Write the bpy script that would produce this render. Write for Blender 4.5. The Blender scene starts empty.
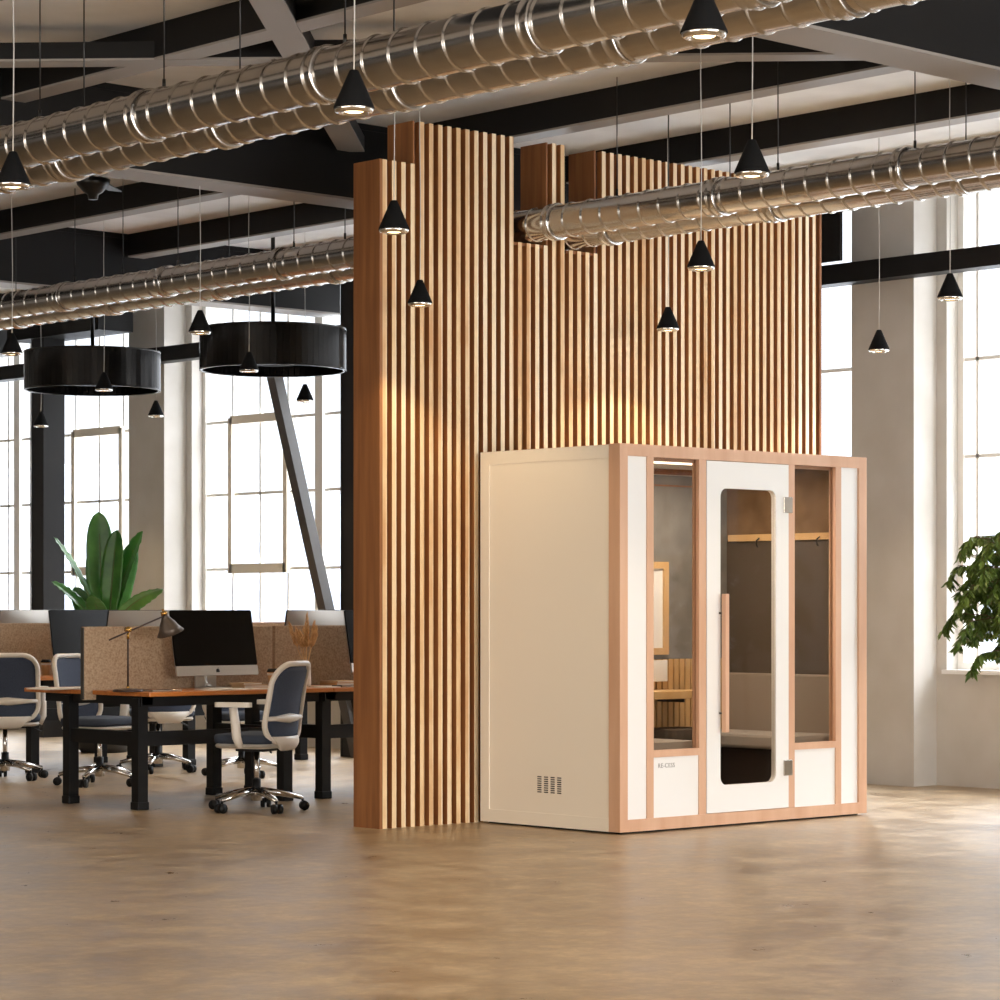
import bpy, bmesh, math, random
from mathutils import Vector, Matrix
random.seed(7)
PI = math.pi
sc = bpy.context.scene
col = sc.collection

# ------------------------------------------------------------------ camera frame (two-point perspective, level camera)
F = 2676.0; CX = 500.0; HOR = 608.0; CAMZ = 1.27
FW = Vector((.678, .735, 0)).normalized(); RT = Vector((FW.y, -FW.x, 0)); UP = Vector((0, 0, 1))
def ray(px, py): return FW + RT*((px-CX)/F) + UP*((HOR-py)/F)
def onX(px, py, X):
    d = ray(px, py); k = X/d.x; return Vector((X, d.y*k, CAMZ+d.z*k))
def onY(px, py, Y):
    d = ray(px, py); k = Y/d.y; return Vector((d.x*k, Y, CAMZ+d.z*k))
def onZ(px, py, z):
    d = ray(px, py); k = (z-CAMZ)/d.z; return Vector((d.x*k, d.y*k, z))

# ------------------------------------------------------------------ materials
def s2l(c): return tuple(((v/255)/12.92 if v/255 <= .04045 else ((v/255+.055)/1.055)**2.4) for v in c)
M = {}
def mat(name, rgb, rough=.5, metal=0., spec=.5, noise=None, bump=0., coat=0., emit=None):
    m = bpy.data.materials.new(name); m.use_nodes = True
    nt = m.node_tree; b = nt.nodes['Principled BSDF']
    c = s2l(rgb)
    b.inputs['Base Color'].default_value = (*c, 1)
    b.inputs['Roughness'].default_value = rough; b.inputs['Metallic'].default_value = metal
    b.inputs['Specular IOR Level'].default_value = spec; b.inputs['Coat Weight'].default_value = coat
    if emit: b.inputs['Emission Color'].default_value = (*s2l(emit[0]), 1); b.inputs['Emission Strength'].default_value = emit[1]
    if noise:
        rgb2, scale, stretch = noise
        tc = nt.nodes.new('ShaderNodeTexCoord'); mp = nt.nodes.new('ShaderNodeMapping'); mp.inputs['Scale'].default_value = stretch
        nz = nt.nodes.new('ShaderNodeTexNoise'); nz.inputs['Scale'].default_value = scale; nz.inputs['Detail'].default_value = 6
        rp = nt.nodes.new('ShaderNodeValToRGB'); rp.color_ramp.elements[0].position = .32; rp.color_ramp.elements[1].position = .68
        rp.color_ramp.elements[0].color = (*c, 1); rp.color_ramp.elements[1].color = (*s2l(rgb2), 1)
        L = nt.links.new
        L(tc.outputs['Object'], mp.inputs['Vector']); L(mp.outputs['Vector'], nz.inputs['Vector']); L(nz.outputs['Fac'], rp.inputs['Fac']); L(rp.outputs['Color'], b.inputs['Base Color'])
        if bump:
            bp = nt.nodes.new('ShaderNodeBump'); bp.inputs['Strength'].default_value = bump; bp.inputs['Distance'].default_value = .01
            L(nz.outputs['Fac'], bp.inputs['Height']); L(bp.outputs['Normal'], b.inputs['Normal'])
    M[name] = m; return m
def glass(name, tint=(255, 255, 255), refl=.06):
    m = bpy.data.materials.new(name); m.use_nodes = True; nt = m.node_tree; nt.nodes.clear()
    o = nt.nodes.new('ShaderNodeOutputMaterial'); t = nt.nodes.new('ShaderNodeBsdfTransparent'); g = nt.nodes.new('ShaderNodeBsdfGlossy'); x = nt.nodes.new('ShaderNodeMixShader')
    t.inputs['Color'].default_value = (*s2l(tint), 1); g.inputs['Roughness'].default_value = .02; x.inputs['Fac'].default_value = refl
    nt.links.new(t.outputs[0], x.inputs[1]); nt.links.new(g.outputs[0], x.inputs[2]); nt.links.new(x.outputs[0], o.inputs['Surface'])
    M[name] = m; return m
mat('plaster', (202, 197, 190), .85, noise=((193, 187, 178), 3, (1, 1, 1)))
mat('slab', (240, 240, 239), .9, noise=((224, 223, 221), 2.2, (1, 1, 1)), bump=.1)
mat('steel', (36, 36, 38), .45, spec=.4)
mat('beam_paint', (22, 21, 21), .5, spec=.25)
mat('flange_lit', (148, 142, 136), .5)  # light bounced off the floor, put into the colour of the steel undersides
mat('brace_paint', (84, 80, 77), .5)
mat('frame_paint', (244, 242, 236), .5)
mat('sash_paint', (242, 232, 214), .5)
mat('zinc', (202, 199, 196), .2, metal=1.)
mat('chrome', (215, 212, 208), .12, metal=1.)
mat('black', (13, 13, 14), .5, spec=.3)
mat('black_soft', (13, 13, 14), .8, spec=.2)
mat('cord', (190, 188, 184), .5)
mat('black_metal', (30, 29, 28), .3, metal=.3)
mat('white_panel', (234, 233, 230), .45)
mat('cream_panel', (236, 226, 210), .5)
mat('beech', (214, 174, 144), .45, noise=((202, 158, 127), 5, (2, 2, .25)))
mat('pine', (214, 178, 126), .5, noise=((200, 160, 106), 5, (2, 2, .3)))
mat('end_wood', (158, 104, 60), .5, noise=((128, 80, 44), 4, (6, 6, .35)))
mat('desk_wood', (196, 122, 58), .3, noise=((172, 98, 42), 4, (.5, 6, 6)))
mat('felt', (180, 157, 131), .95, noise=((146, 121, 97), 80, (1, 1, 1)), spec=.1)
mat('felt_edge', (70, 66, 60), .9)
mat('pod_felt_grey', (140, 136, 130), .95, noise=((116, 113, 108), 6, (1, 1, 1)), spec=.1)
mat('pod_felt_brown', (134, 108, 80), .95, noise=((112, 88, 63), 7, (1, 1, 1)), spec=.1)
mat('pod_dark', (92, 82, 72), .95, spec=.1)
mat('pod_cushion', (150, 138, 126), .9, spec=.1)
mat('pod_seat', (176, 168, 158), .9, spec=.1)
mat('pod_floor', (52, 44, 38), .9)
mat('chair_white', (226, 217, 205), .4)
mat('chair_blue', (52, 62, 82), .8, noise=((62, 72, 92), 120, (1, 1, 1)))
mat('chair_seat', (48, 56, 70), .85)
mat('silver', (190, 186, 180), .32, metal=.7)
mat('screen', (12, 10, 9), .16, spec=.16)
mat('lamp_brown', (62, 46, 40), .35, metal=.3)
mat('lamp_shade', (96, 84, 74), .4, metal=.5)
mat('brass', (196, 154, 84), .25, metal=1.)
mat('paper', (225, 215, 200), .8)
mat('card', (190, 158, 118), .8)
mat('kraft', (186, 140, 92), .7)
mat('dry_grass', (224, 184, 132), .9, noise=((198, 150, 98), 30, (1, 1, 1)))
mat('ceramic', (225, 215, 200), .3)
mat('leaf', (42, 98, 40), .32, noise=((84, 142, 62), 4, (1, 1, 1)))
mat('leaf_dark', (62, 88, 38), .36, noise=((112, 134, 60), 9, (1, 1, 1)))
mat('stem', (92, 110, 60), .6)
mat('bark', (96, 72, 52), .9)
mat('pot_dark', (44, 42, 40), .6)
mat('pot_terracotta', (104, 66, 48), .8)
mat('soil', (44, 34, 26), .95)
mat('logo_grey', (128, 126, 122), .6)
mat('facade', (166, 170, 178), .9)
mat('facade_window', (150, 156, 166), .5)
mat('bulb', (255, 236, 205), .5, emit=((255, 222, 170), 9.))
mat('led', (255, 244, 226), .5, emit=((255, 240, 220), 4.))
glass('window_glass', (252, 253, 255), .02)
glass('pod_glass', (232, 228, 223), .012)
g = mat('lens', (235, 232, 226), .08, metal=1.)

# floor: worn polished concrete
def floor_mat():
    m = bpy.data.materials.new('concrete_floor'); m.use_nodes = True; nt = m.node_tree; b = nt.nodes['Principled BSDF']; L = nt.links.new
    tc = nt.nodes.new('ShaderNodeTexCoord')
    def nz(scale, detail, rough, dist=0.):
        n = nt.nodes.new('ShaderNodeTexNoise'); n.inputs['Scale'].default_value = scale; n.inputs['Detail'].default_value = detail; n.inputs['Roughness'].default_value = rough; n.inputs['Distortion'].default_value = dist
        L(tc.outputs['Object'], n.inputs['Vector']); return n
    a = nz(.8, 8, .6); c = nz(3.4, 12, .72); d = nz(16, 6, .7)
    r1 = nt.nodes.new('ShaderNodeValToRGB'); e = r1.color_ramp.elements; e[0].position = .36; e[1].position = .64
    e[0].color = (*s2l((130, 107, 80)), 1); e[1].color = (*s2l((174, 151, 121)), 1)
    r2 = nt.nodes.new('ShaderNodeValToRGB'); e = r2.color_ramp.elements; e[0].position = .40; e[1].position = .62
    e[0].color = (*s2l((124, 101, 75)), 1); e[1].color = (*s2l((194, 173, 141)), 1)
    mx = nt.nodes.new('ShaderNodeMix'); mx.data_type = 'RGBA'; mx.inputs['Factor'].default_value = .55
    L(a.outputs['Fac'], r1.inputs['Fac']); L(c.outputs['Fac'], r2.inputs['Fac']); L(r1.outputs['Color'], mx.inputs['A']); L(r2.outputs['Color'], mx.inputs['B'])
    f3 = nz(13, 8, .75); f3.inputs['Distortion'].default_value = .3
    r3 = nt.nodes.new('ShaderNodeValToRGB'); e = r3.color_ramp.elements; e[0].position = .42; e[0].color = (.90, .885, .865, 1); e[1].position = .66; e[1].color = (1.26, 1.27, 1.28, 1)
    m3 = nt.nodes.new('ShaderNodeMix'); m3.data_type = 'RGBA'; m3.blend_type = 'MULTIPLY'; m3.inputs['Factor'].default_value = .75
    L(f3.outputs['Fac'], r3.inputs['Fac']); L(mx.outputs['Result'], m3.inputs['A']); L(r3.outputs['Color'], m3.inputs['B'])
    mr = nt.nodes.new('ShaderNodeMapRange'); mr.inputs['From Min'].default_value = .3; mr.inputs['From Max'].default_value = .7; mr.inputs['To Min'].default_value = .25; mr.inputs['To Max'].default_value = .5
    L(c.outputs['Fac'], mr.inputs['Value']); L(mr.outputs['Result'], b.inputs['Roughness'])
    L(m3.outputs['Result'], b.inputs['Base Color']); b.inputs['Specular IOR Level'].default_value = .5
    M['floor'] = m
floor_mat()
PITCH = .0711; X0W = 9.93
def slat_mat():
    m = bpy.data.materials.new('slat_wood'); m.use_nodes = True; nt = m.node_tree; b = nt.nodes['Principled BSDF']; L = nt.links.new
    tc = nt.nodes.new('ShaderNodeTexCoord'); sp = nt.nodes.new('ShaderNodeSeparateXYZ'); L(tc.outputs['Object'], sp.inputs[0])
    d = nt.nodes.new('ShaderNodeMath'); d.operation = 'DIVIDE'; d.inputs[1].default_value = PITCH; L(sp.outputs['X'], d.inputs[0])
    fl = nt.nodes.new('ShaderNodeMath'); fl.operation = 'FLOOR'; L(d.outputs[0], fl.inputs[0])
    wn = nt.nodes.new('ShaderNodeTexWhiteNoise'); wn.noise_dimensions = '1D'; L(fl.outputs[0], wn.inputs['W'])
    # grain: noise stretched along z, offset per slat
    cb = nt.nodes.new('ShaderNodeCombineXYZ'); L(fl.outputs[0], cb.inputs['X'])
    mu = nt.nodes.new('ShaderNodeMath'); mu.operation = 'MULTIPLY'; mu.inputs[1].default_value = 1.3; L(sp.outputs['Z'], mu.inputs[0]); L(mu.outputs[0], cb.inputs['Z'])
    my = nt.nodes.new('ShaderNodeMath'); my.operation = 'MULTIPLY'; my.inputs[1].default_value = 20; L(sp.outputs['Y'], my.inputs[0]); L(my.outputs[0], cb.inputs['Y'])
    n = nt.nodes.new('ShaderNodeTexNoise'); n.inputs['Scale'].default_value = 1.6; n.inputs['Detail'].default_value = 5; L(cb.outputs[0], n.inputs['Vector'])
    ad = nt.nodes.new('ShaderNodeMath'); ad.operation = 'MULTIPLY_ADD'; ad.inputs[1].default_value = .75; L(wn.outputs['Value'], ad.inputs[0])
    m2 = nt.nodes.new('ShaderNodeMath'); m2.operation = 'MULTIPLY_ADD'; m2.inputs[1].default_value = 1.1; m2.inputs[2].default_value = -.43; L(n.outputs['Fac'], m2.inputs[0]); L(m2.outputs[0], ad.inputs[2])
    rp = nt.nodes.new('ShaderNodeValToRGB'); e = rp.color_ramp.elements; e[0].position = 0; e[0].color = (*s2l((204, 156, 106)), 1); e[1].position = .9; e[1].color = (*s2l((247, 228, 196)), 1)
    k = rp.color_ramp.elements.new(.35); k.color = (*s2l((234, 204, 158)), 1)
    L(ad.outputs[0], rp.inputs['Fac']); L(rp.outputs['Color'], b.inputs['Base Color']); b.inputs['Roughness'].default_value = .5
    M['slat'] = m
slat_mat()
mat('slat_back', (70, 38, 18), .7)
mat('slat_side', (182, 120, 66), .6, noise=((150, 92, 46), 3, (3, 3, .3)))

# ------------------------------------------------------------------ mesh builder
class MB:
    def __init__(s): s.bm = bmesh.new()
    def box(s, x0, x1, y0, y1, z0, z1, mx=None, bev=0.):
        t = bmesh.new(); bmesh.ops.create_cube(t, size=1)
        for v in t.verts: v.co = Vector(((x0+x1)/2+v.co.x*(x1-x0), (y0+y1)/2+v.co.y*(y1-y0), (z0+z1)/2+v.co.z*(z1-z0)))
        if bev: bmesh.ops.bevel(t, geom=t.edges[:], offset=bev, segments=2, affect='EDGES', profile=.5)
        s._in(t, mx); return s
    def _in(s, t, mx=None, smooth=False):
        if mx: bmesh.ops.transform(t, matrix=mx, verts=t.verts)
        if smooth:
            for f in t.faces: f.smooth = True
        me = bpy.data.meshes.new('tmp'); t.to_mesh(me); t.free(); s.bm.from_mesh(me); bpy.data.meshes.remove(me)
    def bar(s, p, q, w, h=None, up=UP):           # rectangular bar between two points
        p, q = Vector(p), Vector(q); h = h or w; d = q-p; y = d.normalized(); x = y.cross(up).normalized(); z = x.cross(y)
        m = Matrix((( x.x, y.x, z.x, (p.x+q.x)/2), (x.y, y.y, z.y, (p.y+q.y)/2), (x.z, y.z, z.z, (p.z+q.z)/2), (0, 0, 0, 1)))
        l = d.length; return s.box(-w/2, w/2, -l/2, l/2, -h/2, h/2, m)
    def tube(s, pts, r, n=10, closed=False, flat=1., cap=True, smooth=True):
        pts = [Vector(p) for p in pts]; N = len(pts); rs = r if isinstance(r, (list, tuple)) else [r]*N
        t = bmesh.new(); rings = []; prev = None
        for i, p in enumerate(pts):
            a = pts[(i-1) % N] if (closed or i > 0) else pts[0]; b = pts[(i+1) % N] if (closed or i < N-1) else pts[-1]
            d = (b-a).normalized()
            if prev is None: u = d.orthogonal().normalized() if abs(d.z) > .95 else d.cross(UP).normalized()
            else: u = (prev - d*prev.dot(d)).normalized()
            prev = u; w = d.cross(u)
            rings.append([t.verts.new(p+(u*math.cos(2*PI*k/n)+w*math.sin(2*PI*k/n)*flat)*rs[i]) for k in range(n)])
        for i in range(N if closed else N-1):
            A, B = rings[i], rings[(i+1) % N]
            for k in range(n): t.faces.new((A[k], A[(k+1) % n], B[(k+1) % n], B[k]))
        if not closed and cap: t.faces.new(rings[0][::-1]); t.faces.new(rings[-1])
        bmesh.ops.recalc_face_normals(t, faces=t.faces); s._in(t, None, smooth); return s
    def lathe(s, prof, n=24, mx=None, smooth=True, cap=True):          # profile of (r, z) around local z
        t = bmesh.new(); rings = [[t.verts.new((r*math.cos(2*PI*k/n), r*math.sin(2*PI*k/n), z)) for k in range(n)] for r, z in prof]
        for A, B in zip(rings, rings[1:]):
            for k in range(n): t.faces.new((A[k], A[(k+1) % n], B[(k+1) % n], B[k]))
        if cap:
            for R_, rev in ((rings[0], True), (rings[-1], False)):
                if prof[0 if rev else -1][0] > 1e-6: t.faces.new(R_[::-1] if rev else R_)
        bmesh.ops.remove_doubles(t, verts=t.verts, dist=1e-6); s._in(t, mx, smooth); return s
    def cyl(s, p, q, r, n=12, smooth=True): return s.tube([p, q], r, n, smooth=smooth)
    def poly(s, pts, y0, y1, mx=None, hole=None):                       # outline in x,z extruded along y, optional hole outline of equal count
        t = bmesh.new()
        def ring(P, y): return [t.verts.new((a, y, b)) for a, b in P]
        A, B = ring(pts, y0), ring(pts, y1); n = len(pts)
        for k in range(n): t.faces.new((A[k], A[(k+1) % n], B[(k+1) % n], B[k]))
        if hole:
            C, D = ring(hole, y0), ring(hole, y1)
            for k in range(n):
                j = (k+1) % n
                t.faces.new((C[k], D[k], D[j], C[j])); t.faces.new((A[k], C[k], C[j], A[j])); t.faces.new((B[k], B[j], D[j], D[k]))
        else: t.faces.new(A[::-1]); t.faces.new(B)
        bmesh.ops.recalc_face_normals(t, faces=t.faces); s._in(t, mx); return s
    def grid(s, fn, nu, nv, mx=None):                                   # surface fn(u, v) -> point
        t = bmesh.new(); V = [[t.verts.new(fn(i/nu, j/nv)) for j in range(nv+1)] for i in range(nu+1)]
        for i in range(nu):
            for j in range(nv): t.faces.new((V[i][j], V[i+1][j], V[i+1][j+1], V[i][j+1]))
        s._in(t, mx, True); return s
    def build(s, name, m, parent=None, solid=0.):
        me = bpy.data.meshes.new(name); s.bm.to_mesh(me); s.bm.free(); me.materials.append(M[m]); o = bpy.data.objects.new(name, me); col.objects.link(o)
        if parent: o.parent = parent
        if solid:
            q = o.modifiers.new('thickness', 'SOLIDIFY'); q.thickness = solid; q.offset = 0
        return o
def rrect(w, h, r, n=6, cx=0., cz=0.):
    P = []
    for sx, sz, a0 in ((1, 1, 0), (-1, 1, PI/2), (-1, -1, PI), (1, -1, 1.5*PI)):
        for k in range(n+1):
            a = a0+PI/2*k/n; P.append((cx+sx*(w/2-r)+r*math.cos(a), cz+sz*(h/2-r)+r*math.sin(a)))
    return P
def rect_like(P, w, h, cx=0., cz=0.):      # project an outline's points on the rectangle w x h (for a hole's outer boundary)
    Q = []
    for x, z in P:
        dx, dz = x-cx, z-cz; k = 1/max(abs(dx)/(w/2), abs(dz)/(h/2)); Q.append((cx+dx*k, cz+dz*k))
    return Q
def tag(o, label=None, cat=None, group=None, kind=None):
    if label: o['label'] = label
    if cat: o['category'] = cat
    if group: o['group'] = group
    if kind: o['kind'] = kind
    return o
def thing(name, label, cat, loc=(0, 0, 0), rz=0., group=None):
    o = bpy.data.objects.new(name, None); col.objects.link(o); o.location = loc; o.rotation_euler = (0, 0, rz); o.empty_display_size = .1
    return tag(o, label, cat, group)
def kids(o): return [c for c in bpy.data.objects if c.parent == o]
def dup(o, parent=None):
    c = o.copy(); col.objects.link(c)
    if parent: c.parent = parent
    for k in kids(o): dup(k, c)
    return c
def struct(o, label): return tag(o, label, 'building', None, 'structure')
def deg(a): return math.radians(a)

# ------------------------------------------------------------------ the shell
XW = 15.05; XS = 15.31; XG = 15.47; ZC = 4.37
YMIN, YMAX, XMIN = -7., 32., -8.
o = MB().box(XMIN, 15.7, YMIN, YMAX, -.1, 0).build('floor', 'floor'); tag(o, 'worn tan polished concrete floor of the hall', 'floor', None, 'structure')
o = MB().box(XMIN, 15.7, YMIN, YMAX, ZC, ZC+.2).build('ceiling', 'slab'); tag(o, 'pale concrete ceiling slab above the black beams', 'ceiling', None, 'structure')
PIL = [(2.9, 3.5), (7.45, 8.03), (11.98, 12.55), (16.5, 17.1), (21.07, 21.66), (26.9, 27.5)]
w = MB()
for a, b in PIL:
    w.box(XW, 15.7, a, b, 0, ZC); w.box(XS, 15.7, a-.09, a, 0, ZC)
ends = [(b, a2-.09) for (a, b), (a2, b2) in zip(PIL, PIL[1:])]
w.box(XW, 15.7, 27.5, YMAX, 0, ZC); w.box(XW, 15.7, YMIN, 2.9, 0, ZC)
for a, b in ends:
    w.box(XS, 15.7, a, b, 0, .8); w.box(XS, 15.7, a, b, 4.28, ZC)
tag(w.build('wall_right', 'plaster'), 'pale plaster window wall with stepped pilasters', 'wall', None, 'structure')
tag(MB().box(XMIN, 15.7, YMAX, YMAX+.2, 0, ZC).build('wall_back', 'plaster'), 'plain plaster wall at the far end of the hall', 'wall', None, 'structure')
tag(MB().box(XMIN-.2, XMIN, 16.5, YMAX, 0, ZC).build('wall_left', 'plaster'), 'plain plaster wall far on the left', 'wall', None, 'structure')
def added_window(name, wall, mx, lab):
    m = MB().box(-9.5, 14, -.2, 0, 0, .6, mx).box(-9.5, 14, -.2, 0, 3.95, ZC, mx).box(-9.5, -7.2, -.2, 0, .6, 3.95, mx).box(7.2, 14, -.2, 0, .6, 3.95, mx)
    tag(m.build(wall, 'plaster'), lab+' wall with a wide window behind the camera', 'wall', None, 'structure')
    m = MB()
    for k in range(8): m.box(-7.2+k*14.4/7-.03, -7.2+k*14.4/7+.03, -.12, -.06, .6, 3.95, mx)
    m.box(-7.2, 7.2, -.11, -.07, .6, .66, mx).box(-7.2, 7.2, -.11, -.07, 3.89, 3.95, mx).box(-7.2, 7.2, -.11, -.07, 2.2, 2.26, mx)
    tag(m.build(name, 'frame_paint'), lab+' gridded window behind the camera', 'window', None, 'structure')
added_window('window_6', 'wall_front', Matrix.Translation((5.0, YMIN, 0)), 'added front light-framing')  # assumed window, its wall and frame built around the added front area lamp
added_window('window_7', 'wall_left', Matrix.Translation((XMIN, 7.0, 0)) @ Matrix.Rotation(-PI/2, 4, 'Z'), 'unseen left light-framing')  # unseen left window frame, added around the warm area lamp
ZB = [1.64, 2.355, 3.05, 3.755]
for i, (a, b) in enumerate(ends):
    if i == 3: mid, lo, hi = 19.17, 19.66, 20.51
    elif i == 4: mid, lo, hi = 24.25, 22.33, 23.18
    else: mid = (a+b)/2; lo, hi = mid+.49, mid+1.34
    f = MB(); x0, x1 = XG-.03, XG+.03
    f.box(x0, x1, a, b, .83, .88).box(x0, x1, a, b, 4.23, 4.28).box(x0, x1, a, a+.05, .88, 4.23).box(x0, x1, b-.05, b, .88, 4.23)
    f.box(x0-.02, x1+.01, mid-.055, mid+.055, .84, 4.27)
    ys = sorted([lo, (lo+hi)/2, hi]); step = (hi-lo)/2
    y = lo-step
    while y > a+.15:
        if abs(y-mid) > .2: ys.append(y)
        y -= step
    y = hi+step
    while y < b-.15:
        if abs(y-mid) > .2: ys.append(y)
        y += step
    for y in ys: f.box(x0+.01, x1-.01, y-.012, y+.012, .83, 4.28)
    for z in ZB: f.box(x0+.01, x1-.01, a, b, z-.013, z+.013)
    r = f.build('window_%d' % (i+1), 'frame_paint'); tag(r, 'tall gridded steel window in the pale plaster wall', 'window', None, 'structure')
    s = MB(); s.box(x0-.03, x1, lo-.03, lo+.03, 1.6, 3.08).box(x0-.03, x1, hi-.03, hi+.03, 1.6, 3.08).box(x0-.03, x1, lo, hi, 1.6, 1.69).box(x0-.03, x1, lo, hi, 3.02, 3.1)
    s.build('opening_sash', 'sash_paint', r)
    MB().box(XG-.004, XG+.004, a, b, .85, 4.26).build('window_pane', 'window_glass', r)
    MB().box(XS-.06, XG, a+.02, b-.0, .80, .83).build('window_sill', 'white_panel', r)

# steel frame
def steel(name, mb, label, m='beam_paint'): return tag(mb.build(name, m), label, 'beam', None, 'structure')
for Y, wh in ((7.87, 'nearest deep black ceiling beam crossing above the booth'), (13.18, 'deep black ceiling beam behind the slatted partition'), (18.4, 'deep black ceiling beam above the far desks'), (23.65, 'farthest deep black ceiling beam by the far windows')):
    b = MB().box(XMIN, 15.05, Y, Y+.3, 4.33, 4.37).box(XMIN, 15.05, Y+.005, Y+.295, 3.885, 4.33)
    r = steel('ceiling_beam', b, wh); MB().box(XMIN, 15.05, Y, Y+.3, 3.87, 3.885).build('lit_lower_flange', 'flange_lit', r)  # pale strip underneath carries the floor bounce as colour
for k in range(-4, 3):
    X = 11.28+1.5*k
    r = steel('ceiling_joist', MB().box(X, X+.16, YMIN, YMAX, 4.192, ZC), 'black ceiling joist running towards the far windows'); MB().box(X, X+.16, YMIN, YMAX, 4.18, 4.192).build('lit_lower_flange', 'flange_lit', r)
def diag(p, q, lab):
    r = steel('ceiling_brace', MB().bar((p[0], p[1], 4.232), (q[0], q[1], 4.232), .165, .09), lab, 'beam_paint'); MB().bar((p[0], p[1], 4.183), (q[0], q[1], 4.183), .166, .012).build('lit_lower_flange', 'flange_lit', r)
diag((5.86, 8.17), (10.87, 13.18), 'diagonal steel ceiling brace running away to the slatted partition')
diag((11.9, 8.17), (6.9, 13.18), 'diagonal steel ceiling brace running across the view')
# tie beam at window wall, columns, strut
steel('tie_beam', MB().box(14.86, 15.02, YMIN, YMAX, 3.61, 3.75), 'horizontal black steel tie beam along the window wall')
for X, Y, lab in ((14.5, 22.43, 'black steel column between the far windows beside the banana plant'), (14.5, 17.62, 'black steel column right behind the slatted partition edge')):
    c = MB().box(X, X+.245, Y-.11, Y-.09, 0, ZC).box(X, X+.245, Y+.09, Y+.11, 0, ZC).box(X+.005, X+.24, Y-.1, Y+.1, 0, ZC)
    tag(c.build('column', 'steel'), lab, 'column', None, 'structure')
steel('column_head', MB().box(14.45, 14.85, 21.3, 22.9, 3.92, 4.3), 'black steel bracket on top of the column beside the banana plant')
p1, p2 = onX(271, 360, 14.5), onX(326, 608, 14.5); dd = (p2-p1); p3 = p1+dd*((0-p1.z)/dd.z)
steel('strut', MB().bar(p1+dd*(-.12), p3, .10, .10, Vector((1, 0, 0))), 'slanting dark steel strut in front of the window', 'brace_paint')
a, b = onX(822, 240, 14.7), onX(838, 240, 14.7)
steel('steel_stub', MB().box(14.72, 14.75, b.y, a.y+.3, 3.75, ZC), 'short black steel stub above the tie beam by the partition')

# ------------------------------------------------------------------ slatted partition
YP = 11.76; TH = .235; XE = 13.77
blocks = [(9.93, 10.175, 3.85), (10.175, 10.945, 4.10), (10.945, 11.245, 3.472), (11.245, 11.41, 4.10), (11.41, 11.656, 3.462), (11.656, XE, 4.10)]
SD = .042
pt = thing('slat_partition', 'tall wooden partition clad in vertical slats behind the white booth', 'partition', (0, 0, 0))
c = MB()
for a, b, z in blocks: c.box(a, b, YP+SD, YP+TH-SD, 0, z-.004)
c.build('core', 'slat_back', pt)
c = MB(); c2 = MB()
n = int((XE-X0W)/PITCH)
for i in range(n+1):
    xa = X0W+i*PITCH; xb = xa+.033
    if xb > XE: break
    z = next((bz for a, b, bz in blocks if a-.02 <= xa and xb <= b+.02), None) or 3.47
    c.box(xa, xb, YP, YP+SD+.002, 0, z)
    if i > 0: c2.box(xa, xb, YP+TH-SD-.002, YP+TH, 0, z)
so = c.build('slat_cladding', 'slat', pt); c2.build('rear_slat_cladding', 'slat', pt)
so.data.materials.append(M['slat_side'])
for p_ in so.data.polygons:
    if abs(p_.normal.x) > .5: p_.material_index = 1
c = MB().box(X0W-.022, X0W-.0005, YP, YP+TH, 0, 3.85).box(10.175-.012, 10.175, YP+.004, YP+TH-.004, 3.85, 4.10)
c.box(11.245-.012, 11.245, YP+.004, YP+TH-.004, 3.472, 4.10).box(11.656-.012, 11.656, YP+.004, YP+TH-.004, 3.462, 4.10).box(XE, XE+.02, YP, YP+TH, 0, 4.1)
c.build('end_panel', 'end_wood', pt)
c = MB().box(10.945, 11.245, YP+.01, YP+TH, 3.455, 3.472).box(11.41, 11.656, YP+.01, YP+TH, 3.445, 3.462)
c.build('notch_ledge', 'end_wood', pt)

# ------------------------------------------------------------------ the white booth
PX0, PX1, PY0, PY1, PH = 10.64, 12.79, 10.545, 11.705, 2.193
def bx(px): return onY(px, 608, PY0).x
def bz(px, py): return onY(px, py, PY0).z
pod = thing('office_booth', 'white and beech office booth with glass door in front of the slatted partition', 'booth', (0, 0, 0))
FD = .07      # front frame depth
f = MB(); t = .068
f.box(PX0, bx(628), PY0, PY0+.09, .012, PH, bev=.002).box(bx(859), PX1, PY0, PY0+.09, .012, PH, bev=.002)
f.box(bx(628), bx(859), PY0, PY0+.09, PH-t, PH).box(bx(628), bx(859), PY0, PY0+.09, .012, .012+t)
f.build('front_frame', 'beech', pod)
zt, zb = PH-t, .012+t
for a, b in ((648, 654.5), (700, 707), (789.5, 795.5), (836.5, 842)):
    MB().box(bx(a), bx(b), PY0+.006, PY0+.05, zb, zt).build('mullion', 'beech', pod)
for a, b in ((627.5, 648), (842, 859)):
    MB().box(bx(a), bx(b), PY0+.014, PY0+.06, zb, zt).build('front_panel', 'white_panel', pod)
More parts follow.
